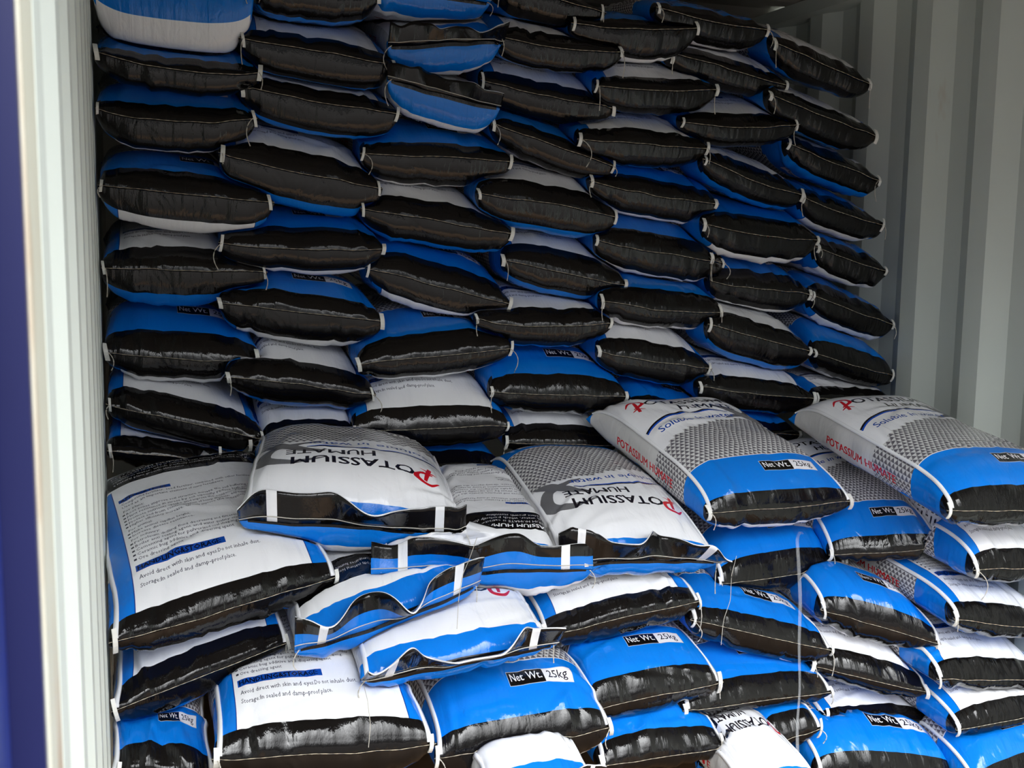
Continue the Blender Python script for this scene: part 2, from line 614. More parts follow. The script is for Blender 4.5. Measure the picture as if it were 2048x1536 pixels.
M_FRONT = sack_material('printed_front_film', art_front())
M_BACK = sack_material('printed_back_film', art_back())
M_SIDE_A = sack_material('printed_gusset_film', art_side(False), aspect=(0.8, 0.13))
M_SIDE_B = sack_material('printed_gusset_film_mouth', art_side(True), aspect=(0.8, 0.13))
M_BLACK = sack_material('black_film', col=BLACK)
M_BLUE = sack_material('blue_film', col=BLUE)
M_WHITE = sack_material('white_film', col=WHITE)
M_TAPE = plain('white_seam_tape', (0.90, 0.90, 0.88), 0.55, noise=0.06, scale=60)
M_STITCH = plain('cream_stitching_thread', (0.74, 0.70, 0.62), 0.8, noise=0.2, scale=120)
M_TWINE = plain('pale_twine', (0.76, 0.74, 0.70), 0.85, noise=0.2, scale=150)
M_WALL = plain('pale_container_paint', (0.83, 0.86, 0.835), 0.5, noise=0.03, scale=3.0, stain=(0.42, 0.27, 0.15), stain_amt=0.45, stain_lo=0.66, stretch=(3, 3, 0.7))
M_ROOF = plain('roof_paint', (0.62, 0.60, 0.57), 0.55, noise=0.05, scale=4.0)
M_POST = plain('rust_stained_cream_paint', (0.80, 0.80, 0.74), 0.45, noise=0.04, scale=5.0, stain=(0.40, 0.22, 0.10), stain_amt=0.55, stain_lo=0.49, stretch=(4, 4, 0.9))
M_BLUEPAINT = plain('dark_blue_container_paint', (0.095, 0.11, 0.29), 0.4, noise=0.10, scale=14)
M_BLUEBRIGHT = plain('bright_blue_container_paint', (0.03, 0.12, 0.44), 0.4, noise=0.12, scale=30)
M_FLOOR = plain('plywood_floor', (0.42, 0.32, 0.22), 0.7, noise=0.2, scale=6, stretch=(1, 8, 1))
M_GROUND = plain('wet_asphalt_yard', (0.13, 0.11, 0.095), 0.9, noise=0.15, scale=3)


def clear_plastic():
    m, t, b = nodes_of('clear_plastic_strap')
    b.inputs['Base Color'].default_value = (0.9, 0.93, 0.96, 1)
    b.inputs['Roughness'].default_value = 0.12
    b.inputs['Alpha'].default_value = 0.1
    b.inputs['IOR'].default_value = 1.5
    return m


M_STRAP = clear_plastic()

# ------------------------------------------------------------------ the container
Y_IN = 0.52       # door end
Y_BACK = 5.9
ROOF = 2.38
DEP = 0.036


def corrugation(y0, y1, phase=0.0):
    """(offset, y) points of a trapezoid wall profile; offset 0 = inner flat, DEP = outer flat"""
    pts = [(0.0, y0)]
    y = y0 + phase
    while y < y1:
        for dy, o in ((0.070, 0.0), (0.068, DEP), (0.072, DEP), (0.068, 0.0)):
            pts.append((pts[-1][0] if False else o, y + dy if False else y))
            y += dy
    pts.append((0.0, y1))
    return pts


def profile(y0, y1):
    pts, y = [], y0
    while y < y1:
        pts += [(0.0, y), (0.0, y + 0.070), (DEP, y + 0.138), (DEP, y + 0.210)]
        y += 0.278
    return [p for p in pts if p[1] <= y1] + [(pts[-1][0], y1)]


def wall_sheet(name, x_in, side, y0, y1, z0, z1, mat):
    """side -1: outside lies at smaller x"""
    pts = profile(y0, y1)
    v = []
    for (o, y) in pts:
        for th in (0.0, 0.003):
            x = x_in + side * (o + th)
            v += [(x, y, z0), (x, y, z1)]
    n = len(pts)
    f = []
    for i in range(n - 1):
        a, b = i * 4, (i + 1) * 4
        f += [(a, b, b + 1, a + 1), (a + 2, a + 3, b + 3, b + 2), (a + 1, b + 1, b + 3, a + 3), (a, a + 2, b + 2, b)]
    f += [(0, 1, 3, 2), ((n - 1) * 4, (n - 1) * 4 + 2, (n - 1) * 4 + 3, (n - 1) * 4 + 1)]
    return setp(mesh_obj(name, v, np.array(f), mat, smooth=False), kind='structure')


wall_sheet('wall_left', 0.0, -1, Y_IN + 0.135, Y_BACK, 0.0, ROOF, M_WALL)
wall_sheet('wall_right', WR, 1, Y_IN + 0.05, Y_BACK, 0.0, ROOF, M_WALL)
setp(mesh_obj('wall_back', *box(-0.05, WR + 0.05, Y_BACK, Y_BACK + 0.03, 0, ROOF), M_WALL, smooth=False), kind='structure')
setp(mesh_obj('floor', *box(-0.05, WR + 0.05, Y_IN, Y_BACK, -0.03, 0.0), M_FLOOR, smooth=False), kind='structure')
setp(mesh_obj('ground', *box(-30, 30, -40, 30, -0.30, -0.25), M_GROUND, smooth=False), kind='structure')


def roof():
    pts = profile(Y_IN, Y_BACK)
    v = []
    for (o, y) in pts:
        z = ROOF + 0.02 - 0.02 * (o / DEP)
        for x in (-0.04, WR + 0.04):
            v += [(x, y, z), (x, y, z + 0.004)]
    n = len(pts)
    f = []
    for i in range(n - 1):
        a, b = i * 4, (i + 1) * 4
        f += [(a, a + 2, b + 2, b), (a + 1, b + 1, b + 3, a + 3)]
    return setp(mesh_obj('ceiling', v, np.array(f), M_ROOF, smooth=False), kind='structure')


roof()
for i, x0 in enumerate((-0.05, WR - 0.05)):
    setp(mesh_obj(f'trim_{i + 1}', *box(x0, x0 + 0.10, Y_IN, Y_BACK, ROOF - 0.05, ROOF - 0.001), M_WALL, smooth=False), kind='structure')
# door frame: blue outside, cream inside
setp(mesh_obj('trim_3', *box(-0.16, 0.0, Y_IN, Y_IN + 0.012, -0.15, ROOF + 0.15), M_BLUEPAINT, smooth=False), kind='structure')
v1, f1 = box(-0.05, 0.0015, Y_IN + 0.0125, Y_IN + 0.100, -0.15, ROOF + 0.10)
v2, f2 = box(-0.05, -0.012, Y_IN + 0.100, Y_IN + 0.135, -0.15, ROOF + 0.10)
setp(mesh_obj('trim_4', *join([(v1, f1), (v2, f2)]), M_POST, smooth=False), kind='structure')
setp(mesh_obj('trim_5', *box(WR, WR + 0.16, Y_IN, Y_IN + 0.05, -0.15, ROOF + 0.15), M_BLUEPAINT, smooth=False), kind='structure')
setp(mesh_obj('trim_6', *box(0.0, WR, Y_IN, Y_IN + 0.10, ROOF - 0.08, ROOF + 0.15), M_BLUEPAINT, smooth=False), kind='structure')
setp(mesh_obj('trim_7', *box(0.0, WR, Y_IN, Y_IN + 0.10, -0.15, -0.031), M_BLUEPAINT, smooth=False), kind='structure')
# edge of the blue door folded back beside the post
setp(mesh_obj('door_1', *box(-0.10, -0.0125, 0.38, 0.50, -0.10, ROOF), M_BLUEBRIGHT, smooth=False), kind='structure')

# ------------------------------------------------------------------ sacks: where they lie
# (left tip px,py, right tip px,py, px above the seam, px below it, seam sag px, kind)
# kind: F / B = front or back print up, bottom end out; FT / BT = the same with the mouth end out
REAR = [
    [(196, -42, 512, -8, 30, 128, 0, 'BT'), (194, 108, 525, 147, 45, 55, 14, 'F'), (199, 219, 515, 236, 60, 72, 16, 'F'), (196, 369, 549, 406, 72, 80, 0, 'F'),
     (196, 540, 535, 548, 78, 76, 0, 'B'), (202, 704, 527, 727, 98, 56, 4, 'F'), (205, 809, 533, 878, 72, 56, 0, 'B'), (212, 905, 455, 925, 40, 36, 0, 'B')],
    [(505, -25, 760, -5, 40, 56, 0, 'B'), (477, 78, 797, 134, 66, 70, 0, 'B'), (477, 172, 801, 231, 52, 70, 4, 'B'), (436, 308, 765, 380, 82, 78, 4, 'B'),
     (436, 487, 771, 499, 74, 58, 4, 'F'), (435, 610, 769, 646, 78, 66, 0, 'F'), (449, 756, 752, 790, 82, 52, -3, 'B'), (495, 893, 745, 880, 74, 40, 0, 'B')],
    [(745, -22, 980, 4, 20, 48, 0, 'BT'), (775, 95, 1005, 78, 56, 72, -3, 'FT'), (775, 160, 1000, 216, 52, 70, 0, 'FT'), (720, 306, 1028, 322, 72, 62, 2, 'F'),
     (720, 416, 1029, 468, 74, 57, 2, 'B'), (733, 537, 1025, 610, 86, 60, 2, 'F'), (712, 732, 1026, 695, 88, 46, 2, 'F'), (703, 863, 1022, 856, 100, 44, -2, 'B'),
     (770, 940, 1010, 935, 42, 24, 0, 'F')],
    [(985, -35, 1212, 26, 40, 54, 0, 'B'), (990, 75, 1248, 105, 54, 52, 8, 'B'), (961, 158, 1232, 216, 62, 54, 8, 'B'), (982, 247, 1232, 337, 58, 48, 0, 'F'),
     (954, 385, 1236, 434, 76, 60, 0, 'B'), (1003, 521, 1256, 571, 80, 54, 0, 'B'), (950, 640, 1228, 648, 62, 50, 10, 'B'), (978, 784, 1256, 793, 88, 46, 2, 'F'),
     (1010, 885, 1235, 893, 62, 30, 0, 'B')],
    [(1142, 48, 1399, 58, 46, 64, 6, 'F'), (1190, 172, 1438, 183, 60, 52, 6, 'B'), (1154, 277, 1419, 300, 60, 46, 4, 'B'), (1178, 362, 1438, 410, 66, 52, 6, 'F'),
     (1190, 481, 1451, 527, 80, 54, 4, 'F'), (1201, 606, 1447, 624, 72, 46, 4, 'F'), (1194, 702, 1424, 740, 72, 48, 4, 'B'), (1262, 815, 1455, 850, 56, 30, 0, 'F')],
    [(1312, 18, 1540, 62, 52, 46, 4, 'F'), (1335, 103, 1576, 170, 50, 46, 2, 'B'), (1363, 244, 1599, 250, 58, 46, 10, 'B'), (1405, 322, 1607, 394, 54, 46, 2, 'B'),
     (1405, 450, 1640, 484, 72, 54, 6, 'F'), (1416, 562, 1624, 590, 62, 46, 4, 'F'), (1415, 652, 1624, 708, 66, 56, 0, 'B'), (1396, 778, 1632, 800, 60, 44, 0, 'B'),
     (1420, 862, 1605, 872, 38, 34, 0, 'F')],
    [(1547, 87, 1744, 169, 48, 48, 0, 'B'), (1538, 188, 1755, 272, 48, 50, 0, 'B'), (1574, 288, 1762, 366, 46, 48, 0, 'B'), (1604, 394, 1771, 455, 50, 46, 4, 'F'),
     (1632, 493, 1777, 545, 50, 50, 2, 'F'), (1622, 590, 1788, 649, 50, 48, 2, 'F'), (1626, 706, 1790, 752, 76, 38, 4, 'F'), (1632, 800, 1803, 808, 32, 30, 0, 'B')],
]
ORD = ['topmost', 'second', 'third', 'fourth', 'fifth', 'sixth', 'seventh', 'eighth', 'ninth', 'tenth']
COLS = ['column against the left wall', 'second column from left', 'third column from left', 'middle column', 'third column from right', 'second column from right', 'column against the right wall']
LOOK = {'F': 'blue-topped sack', 'B': 'white-topped sack', 'FT': 'mouth-out sack', 'BT': 'mouth-out sack'}

# front pile: left tip, right tip, above, below, sag, kind, depth of left tip, depth of right tip, rear end (px, py, depth), label
FRONT = [
    # bottom rows first
    (205, 1550, 432, 1562, 72, 45, 0, 'F', 2.05, 2.05, None, 'blue-topped sack at the foot of the left wall, bottom left corner'),
    (423, 1527, 872, 1490, 112, 85, 4, 'B', 2.00, 2.02, None, 'white sack showing the storage text, in the bottom row near the left wall'),
    (868, 1520, 1226, 1455, 112, 85, 6, 'F', 2.10, 2.12, None, 'blue-topped sack beside the white storage-text sack in the bottom row'),
    (975, 1612, 1192, 1570, 80, 40, 0, 'FT', 1.98, 2.00, None, 'white-topped sack barely showing at the bottom edge, below the middle'),
    (1198, 1529, 1458, 1495, 84, 45, 0, 'F', 2.18, 2.20, None, 'blue-topped sack with creased black end, bottom row right of centre'),
    (1408, 1535, 1645, 1455, 80, 42, 0, 'F', 2.25, 2.25, None, 'slanting blue-topped sack low behind the clear hanging strap'),
    (1490, 1615, 1640, 1580, 85, 40, 0, 'FT', 2.05, 2.05, None, 'white-topped sack at the bottom edge under the hanging strap'),
    (1632, 1552, 1935, 1568, 98, 45, 0, 'F', 2.22, 2.15, None, 'blue-topped sack with weight label in the bottom row near the right wall'),
    (1945, 1590, 2250, 1490, 105, 45, 0, 'F', 2.08, 2.08, None, 'blue-topped sack filling the bottom right corner'),
    (1911, 1462, 2190, 1405, 64, 42, 0, 'B', 2.14, 2.14, None, 'white-topped sack tilted up rightward, low against the right wall'),
    (1645, 1451, 1886, 1446, 52, 28, 2, 'B', 2.32, 2.30, None, 'flattened all-black sack end, low left of the right edge'),
    (1129, 1434, 1446, 1366, 88, 50, -2, 'F', 2.20, 2.24, None, 'blue-topped sack with weight label under the sack with folded black top'),
    (1365, 1424, 1666, 1385, 74, 36, 0, 'F', 2.26, 2.30, None, 'blue-topped sack tucked beneath the dark labelled sack behind the strap'),
    (219, 1428, 580, 1288, 74, 74, 0, 'B', 2.10, 2.24, None, 'black-ended sack tilted steeply up to the right beside the left wall'),
    (720, 1366, 1114, 1286, 74, 46, 0, 'FT', 2.08, 2.10, None, 'open-mouthed white sack with rippled black flap, lowest of the mouth-out sacks'),
    (588, 1302, 958, 1168, 76, 60, 8, 'BT', 2.13, 2.22, None, 'mouth-out sack slanting upward beside the large white text sack'),
    (1080, 1274, 1403, 1203, 62, 56, 0, 'B', 2.28, 2.32, None, 'white-topped sack with shiny creased black end, below the mouth-out sacks'),
    (1622, 1329, 1862, 1386, 70, 36, 4, 'B', 2.34, 2.24, None, 'white-topped black sack sloping down right below the labelled blue sack'),
    (1873, 1360, 2172, 1364, 74, 32, 0, 'B', 2.16, 2.16, None, 'white-topped sack at the right edge, third from the top there'),
    (1380, 1243, 1667, 1303, 76, 52, 2, 'F', 2.32, 2.30, None, 'blue-labelled sack drooping to the right, crossed by the clear strap'),
    (1906, 1238, 2200, 1272, 68, 40, 0, 'B', 2.14, 2.14, None, 'white-topped sack at the right edge, second below the big printed sack'),
    (1640, 1222, 1882, 1288, 88, 44, 0, 'F', 2.34, 2.22, None, 'blue-topped sack with clear weight label, right of the hanging strap'),
    (1435, 1170, 1695, 1134, 92, 46, 0, 'F', 2.42, 2.46, None, 'blue-topped sack under the tilted triangle-printed sack, left of strap'),
    (1946, 1138, 2230, 1140, 80, 44, 0, 'B', 2.12, 2.12, None, 'white-topped sack at the right edge, directly under the big printed sack'),
    (742, 1154, 1186, 1140, 74, 74, -4, 'BT', 2.26, 2.28, (960, 960, 2.80), 'mouth-out sack with white-on-black heading, wedged between two bigger sacks'),
    (213, 1292, 678, 1152, 98, 64, 0, 'B', 2.06, 2.26, (350, 962, 2.82), 'large dusty white sack covered in small text, leaning by left wall'),
    (1657, 1108, 1888, 1100, 70, 34, 0, 'F', 2.44, 2.28, (1600, 905, 2.80), 'blue-topped sack wedged between the two tilted triangle-printed sacks'),
    (1110, 1138, 1438, 1124, 92, 46, -10, 'FT', 2.30, 2.32, (1115, 935, 2.84), 'white sack with upside-down lettering and grey sweep, right of centre'),
    (479, 1042, 935, 1074, 118, 72, -8, 'FT', 2.30, 2.34, (700, 925, 2.80), 'bulging white sack with upside-down lettering, lying on the text sack'),
    (1411, 1029, 1705, 1004, 78, 52, 0, 'F', 2.38, 2.40, (1310, 832, 2.84), 'triangle-printed sack with blue front lying tilted in mid pile'),
    (1892, 1028, 2190, 1016, 88, 46, 0, 'F', 2.03, 2.03, (1705, 838, 2.72), 'triangle-printed sack leaning against the corrugated right wall'),
]


class Sack:
    pass


SACKS = []


def add_sack(lx, ly, rx, ry, pa, pb, sag, kind, dl, dr, rear, label, group, seed, front):
    s = Sack()
    s.kind, s.label, s.group, s.seed, s.front = kind, label, group, seed, front
    s.rng = np.random.RandomState(seed)
    L, R = at(lx, ly, dl), at(rx, ry, dr)
    for p, q in ((L, R), (R, L)):      # keep the tips inside the walls
        if p[0] > WR - 0.015:
            k = (WR - 0.015 - q[0]) / (p[0] - q[0])
            p[:] = q + (p - q) * k
        if p[0] < 0.012:
            p[0] = 0.012
    if lx < 232:
        L[0] = 0.000      # pressed flat against the left wall
    s.L, s.R = L, R
    mid = (L + R) / 2
    sc = zcam(mid) / FPX
    s.HT, s.HB = pa * sc, pb * sc
    s.sag = sag * sc
    s.O = mid
    s.U = (R - L) / 2
    w = np.linalg.norm(s.U) * 2
    s.W = w
    if rear:
        s.V = at(*rear) - mid
    else:
        d = np.array([0.0, 1.0, 0.0])
        ln = 0.74 if not front else 0.72
        up_ = 0.10 if front else 0.10 + 0.17 * min(max((450 - (ly + ry) / 2) / 350, 0), 1) * (1 if (ly + ry) / 2 > 70 else 0)
        s.V = d * ln + np.array([0, 0, ln * up_])
    s.len = np.linalg.norm(s.V)
    s.shift = 0.0 if len(kind) == 2 else (s.rng.uniform(0.012, 0.026) if (not front and (ly + ry) / 2 < 320) else s.rng.uniform(-0.008, 0.012))
    s.m = 3.1 if not front else 2.9
    s.af = s.rng.uniform(0.15, 0.21) if front else s.rng.uniform(0.20, 0.27) + 0.10 * min(max((450 - (ly + ry) / 2) / 350, 0), 1)
    s.ar = 0.16
    s.ab = s.rng.uniform(0.05, 0.075)
    s.ne = 2.1
    # inverse of the plan directions
    s.inv = np.linalg.inv(np.array([[s.U[0], s.V[0]], [s.U[1], s.V[1]]]))
    SACKS.append(s)
    return s


def end_profile(s, v, under=False):
    y = v * s.len
    a = np.clip(y / (s.ab if under else s.af), 0, 1)
    b = np.clip((s.len - y) / s.ar, 0, 1)
    n = s.ne
    return np.maximum(1 - (1 - a) ** n, 0) ** (1 / n) * np.maximum(1 - (1 - b) ** n, 0) ** (1 / n)


def wx(s, v):
    y = v * s.len
    return 0.955 - 0.05 * v + 0.045 * np.exp(-y / 0.05) + 0.07 * np.exp(-(s.len - y) / 0.05)


def zseam(s, u, v):
    y = v * s.len
    sg = -s.sag * (1 - u * u) * np.exp(-y / 0.12)
    return s.O[2] + s.U[2] * u + s.V[2] * v + sg


k = 0
for ci, col in enumerate(REAR):
    for bi, b in enumerate(col):
        rg = np.random.RandomState(500 + k)
        d = D_REAR + rg.uniform(-0.025, 0.025) - (0.03 if bi >= 6 else 0)
        yaw = rg.uniform(-0.012, 0.012)
        where = ORD[bi] + (' from the top' if 0 < bi < len(col) - 1 else '')
        if bi == len(col) - 1:
            where = 'lowest'
        lab = f'{LOOK[b[7]]}, {where} in the rear stack\'s {COLS[ci]}'
        add_sack(*b[:8], d - yaw, d + yaw, None, lab, 'sacks in the rear stack', 100 + k, False)
        k += 1
for i, b in enumerate(FRONT):
    add_sack(*b[:8], b[8], b[9], b[10], b[11], 'sacks in the front pile', 300 + i, True)


def heights(s, xy):
    """plan points (n,2) -> inside?, seam height, top, bottom"""
    q = (xy - s.O[:2]) @ s.inv.T
    u, v = q[:, 0], q[:, 1]
    inside = (v > 0.004) & (v < 0.996)
    vv = np.clip(v, 0, 1)
    uu = u / wx(s, vv)
    inside &= np.abs(uu) < 0.995
    uu = np.clip(uu, -1, 1)
    c = np.maximum(1 - np.abs(uu) ** s.m, 0) ** (1 / s.m)
    e = end_profile(s, vv)
    z = zseam(s, uu, vv)
    return inside, z, z + s.HT * c * e, z - s.HB * c * end_profile(s, vv, True)


def tube_obj(name, parts, mat, root, loc):
    v, f = join(parts)
    return mesh_obj(name, v, f, mat, parent=root, origin=loc)


def build_sack(s):
    NT, NV = (144, 92) if s.front else (100, 60)
    th = (np.arange(NT) + 0.0) * 2 * math.pi / NT
    c0, s0 = np.cos(th), np.sin(th)
    u = np.sign(c0) * np.abs(c0) ** (2 / s.m)
    zc = np.sign(s0) * np.abs(s0) ** (2 / s.m)
    j = np.arange(NV + 1) / NV
    v = 0.5 - 0.5 * np.cos(math.pi * j)
    v = 0.55 * v + 0.45 * j ** 1.6
    e = end_profile(s, v)
    eb = end_profile(s, v, True)
    w = wx(s, v)
    Ug = np.repeat(u[None, :], NV + 1, 0)
    Zg = np.repeat(zc[None, :], NV + 1, 0)
    Vg = np.repeat(v[:, None], NT, 1)
    Eg = np.repeat(e[:, None], NT, 1)
    X = s.O[0] + s.U[0] * Ug * w[:, None] + s.V[0] * Vg
    Y = s.O[1] + s.U[1] * Ug * w[:, None] + s.V[1] * Vg
    zs = zseam(s, Ug, Vg)
    cabs = np.abs(Zg)
    Ebg = np.repeat(eb[:, None], NT, 1)
    top0, bot0 = zs + s.HT * cabs * Eg, zs - s.HB * cabs * Ebg
    top, bot = top0.copy(), bot0.copy()
    xy = np.stack([X.ravel(), Y.ravel()], 1)
    lo, hi = xy.min(0), xy.max(0)
    for o in SACKS:
        if o is s:
            continue
        if (o.lo > hi).any() or (o.hi < lo).any() or o.zlo > s.zhi or o.zhi < s.zlo:
            continue
        ins, oz, ot, ob = heights(o, xy)
        ins, oz, ot, ob = [q.reshape(X.shape) for q in (ins, oz, ot, ob)]
        above = np.full(X.shape, PAIR_ABOVE.get((id(s), id(o)), 0.0) > 0)
        # a neighbour above presses the top down, one below pushes the bottom up
        mid_t = (top0 + ob) / 2 - 0.0042
        mt = ins & above & (ob < top0)
        top = np.where(mt, np.minimum(top, mid_t), top)
        mid_b = (bot0 + ot) / 2 + 0.0042
        mb = ins & ~above & (ot > bot0)
        bot = np.where(mb, np.maximum(bot, mid_b), bot)
    press = ((top < top0 - 1e-5) & (Zg >= 0)) | ((bot > bot0 + 1e-5) & (Zg < 0))
    press = press.astype(float)
    for _ in range(3):
        q = press.copy()
        q[1:-1] = np.maximum(q[1:-1], 0.5 * (press[:-2] + press[2:]))
        q = np.maximum(q, 0.5 * (np.roll(press, 1, 1) + np.roll(press, -1, 1)))
        press = q
    bad = top < bot + 0.002
    cm = (top + bot) / 2
    top = np.where(bad, cm + 0.001, top)
    bot = np.where(bad, cm - 0.001, bot)
    Z = np.where(Zg >= 0, top, bot)
    # at the ends both films meet
    P = np.stack([X, Y, Z], -1)
    # smooth the pressed shape a little along both directions
    for _ in range(2):
        q = P.copy()
        q[1:-1] = 0.25 * P[:-2] + 0.5 * P[1:-1] + 0.25 * P[2:]
        q = 0.25 * np.roll(q, 1, 1) + 0.5 * q + 0.25 * np.roll(q, -1, 1)
        q[0], q[-1] = P[0], P[-1]
        wgt = np.clip(Eg * 2, 0, 1)[..., None]
        P = P * (1 - wgt) + q * wgt
    # arclength along the sack
    ln = np.linalg.norm(np.diff(np.stack([v * s.len, s.HT * e], 1), axis=0), axis=1)
    arc = np.concatenate([[0], np.cumsum(ln)])
    arcb = np.concatenate([[0], np.cumsum(np.linalg.norm(np.diff(np.stack([v * s.len, s.HB * eb], 1), axis=0), axis=1))])
    # crinkles
    du = np.roll(P, -1, 1) - np.roll(P, 1, 1)
    dv = np.gradient(P, axis=0)
    nrm = np.cross(dv, du)
    nrm /= np.linalg.norm(nrm, axis=-1)[..., None] + 1e-9
    ctr = P.mean((0, 1))
    if np.sum(nrm * (P - ctr)) < 0:
        nrm = -nrm
    xl = Ug * s.W / 2
    A = np.where(Zg >= 0, np.repeat(arc[:, None], NT, 1), np.repeat(arcb[:, None], NT, 1))
    sd = s.seed
    lowp = np.stack([xl * 7, A * 6, Zg * 0.8], -1)
    d = 0.0045 * vnoise3(lowp, sd) + 0.0024 * vnoise3(lowp * 2.7, sd + 7)
    rg = s.rng
    for side in (1, -1):
        msk = np.clip(Zg * side * 1.8, 0, 1)
        npl = rg.randint(14, 22)
        for _ in range(npl):
            x0 = rg.uniform(-0.48, 0.48) * s.W
            sl = rg.uniform(-0.35, 0.35)
            wd_ = rg.uniform(0.006, 0.014)
            am = rg.uniform(0.003, 0.0105) * rg.choice([-1, 1], p=[0.62, 0.38])
            dc = rg.uniform(0.045, 0.13)
            tt = (xl - x0 - sl * A) / wd_
            d = d + msk * am * np.exp(-tt * tt) * np.exp(-A / dc) * np.clip(A / 0.012, 0.25, 1)
        for _ in range(5 if not s.front else 9):
            x0, y0 = rg.uniform(-0.4, 0.4) * s.W, rg.uniform(0.05, 0.6)
            an = rg.uniform(0, math.pi)
            a_ = (xl - x0) * math.cos(an) + (A - y0) * math.sin(an)
            b_ = -(xl - x0) * math.sin(an) + (A - y0) * math.cos(an)
            am = rg.uniform(0.002, 0.0045)
            wd_ = rg.uniform(0.007, 0.013)
            d = d + msk * am * (np.exp(-(b_ / wd_) ** 2) - 0.7 * np.exp(-((b_ - 1.6 * wd_) / wd_) ** 2)) * np.exp(-(a_ / rg.uniform(0.05, 0.14)) ** 2)
    # the folded-over bottom hem above the stitching
    if len(s.kind) == 1:
        d = d + 0.003 * np.clip(Zg * 6, 0, 1) * (A < 0.020)
    d = d * np.clip(Eg * 1.6, 0.12, 1) * (1 - 0.9 * press)
    # seam wander
    P = P + nrm * d[..., None]
    wav = 0.006 * vnoise3(np.stack([u * s.W * 3, 0 * u, 0 * u], -1), sd + 3) + 0.0025 * vnoise3(np.stack([u * s.W * 11, 0 * u, 0 * u], -1), sd + 5)
    P[..., 2] += wav[None, :] * np.exp(-A / 0.07)
    P[..., 0] = np.clip(P[..., 0], 0.0035, WR - 0.004)
    P[..., 2] = np.minimum(P[..., 2], ROOF - 0.055)
    i = np.arange(NV)[:, None]
    jj = np.arange(NT)[None, :]
    j2 = (jj + 1) % NT
    faces = np.stack([i * NT + jj, i * NT + j2, (i + 1) * NT + j2, (i + 1) * NT + jj], -1).reshape(-1, 4)
    s.P, s.faces = P, faces
    f0 = P.reshape(-1, 3)[faces]
    fn = np.cross(f0[:, 2] - f0[:, 0], f0[:, 3] - f0[:, 1])
    s.sgn = 1.0 if np.sum(fn * (f0.mean(1) - P.mean((0, 1)))) > 0 else -1.0   # do the faces look outward
    yield
    verts = P.reshape(-1, 3)
    # which panel: 0 top, 1 bottom, 2 left, 3 right
    g = math.radians(26)
    thm = (th + math.pi / NT)
    tdeg = thm % (2 * math.pi)
    pan = np.where((tdeg > g) & (tdeg < math.pi - g), 0, np.where((tdeg > math.pi + g) & (tdeg < 2 * math.pi - g), 1, np.where((tdeg >= math.pi - g) & (tdeg <= math.pi + g), 2, 3)))
    midx = np.repeat(pan[None, :], NV, 0).ravel()
    # uv
    xt = np.abs(s.W / 2) * u
    zt = s.HT * zc
    seg = np.sqrt((np.roll(xt, -1) - xt) ** 2 + (np.roll(zt, -1) - zt) ** 2)
    pos = np.concatenate([[0], np.cumsum(seg)])      # position at vertex index 0..NT
    tvert = np.arange(NT + 1) * 2 * math.pi / NT

    def pos_at(a):
        return np.interp(a, tvert, pos)
    t_ = arc / arc[-1]
    tb_ = arcb / arcb[-1]
    T = len(s.kind) == 2
    fr = s.kind[0] == 'F'
    uvs = np.empty((NV, NT, 4, 2), np.float32)
    cornj = np.stack([np.arange(NT), np.arange(NT) + 1, np.arange(NT) + 1, np.arange(NT)], -1)
    corni = np.array([0, 0, 1, 1])
    pj = pos[cornj]                                 # NT,4
    tt = t_[np.arange(NV)[:, None] + corni[None, :]]  # NV,4
    ttb = tb_[np.arange(NV)[:, None] + corni[None, :]]
    a_top = 1 - (pj - pos_at(g)) / (pos_at(math.pi - g) - pos_at(g))       # 0 = left
    a_bot = (pj - pos_at(math.pi + g)) / (pos_at(2 * math.pi - g) - pos_at(math.pi + g))
    h_left = 1 - (pj - pos_at(math.pi - g)) / (pos_at(math.pi + g) - pos_at(math.pi - g))
    pj2 = np.where(pj < pos[-1] / 2, pj + pos[-1], pj)
    h_right = (pj2 - pos_at(2 * math.pi - g)) / (pos[-1] + pos_at(g) - pos_at(2 * math.pi - g))
    for kpan in range(4):
        cs = np.where(pan == kpan)[0]
        tv = np.repeat((tt, ttb, (tt + ttb) / 2, (tt + ttb) / 2)[kpan][:, None, :], len(cs), 1)
        tv = tv + (s.shift, -s.shift, 0, 0)[kpan] / FL_
        if kpan == 0:
            a = np.repeat(a_top[None, cs], NV, 0)
            uu, vv = (1 - a, 1 - tv) if T else (a, tv)
        elif kpan == 1:
            a = np.repeat(a_bot[None, cs], NV, 0)
            uu, vv = (a, 1 - tv) if T else (1 - a, tv)
        elif kpan == 2:
            a = np.repeat(h_left[None, cs], NV, 0)
            uu, vv = 1 - tv, a
        else:
            a = np.repeat(h_right[None, cs], NV, 0)
            uu, vv = tv, a
        uvs[:, cs] = np.stack([uu, vv], -1)
    mats = [M_FRONT if fr else M_BACK, M_BACK if fr else M_FRONT, M_SIDE_B if T else M_SIDE_A, M_SIDE_A if T else M_SIDE_B]
    loc = (s.O[0], s.O[1], float(P[..., 2].min()))
    root = empty('fertilizer_sack', loc)
    setp(root, s.label, 'sack', s.group)
    mesh_obj('sack_body', verts, faces, mats, parent=root, origin=loc, midx=midx, uv=uvs)
    # ---- the seam line on the outer end: from left tip to right tip
    half = np.arange(NT // 2, -1, -1)      # theta pi..0 : left to right
    seam = P[0, half]
    outn = -s.V / s.len
    outn = np.array([outn[0], outn[1], 0.0])
    outn /= np.linalg.norm(outn)
    ud = s.U / np.linalg.norm(s.U)
    tt_ = np.linspace(0, 1, 64)
    sl = np.linspace(0, 1, len(seam))
    # even spacing along the seam
    dist = np.concatenate([[0], np.cumsum(np.linalg.norm(np.diff(seam, axis=0), axis=1))])
    seam = np.stack([np.interp(tt_ * dist[-1], dist, seam[:, q]) for q in range(3)], 1)
    flap = T
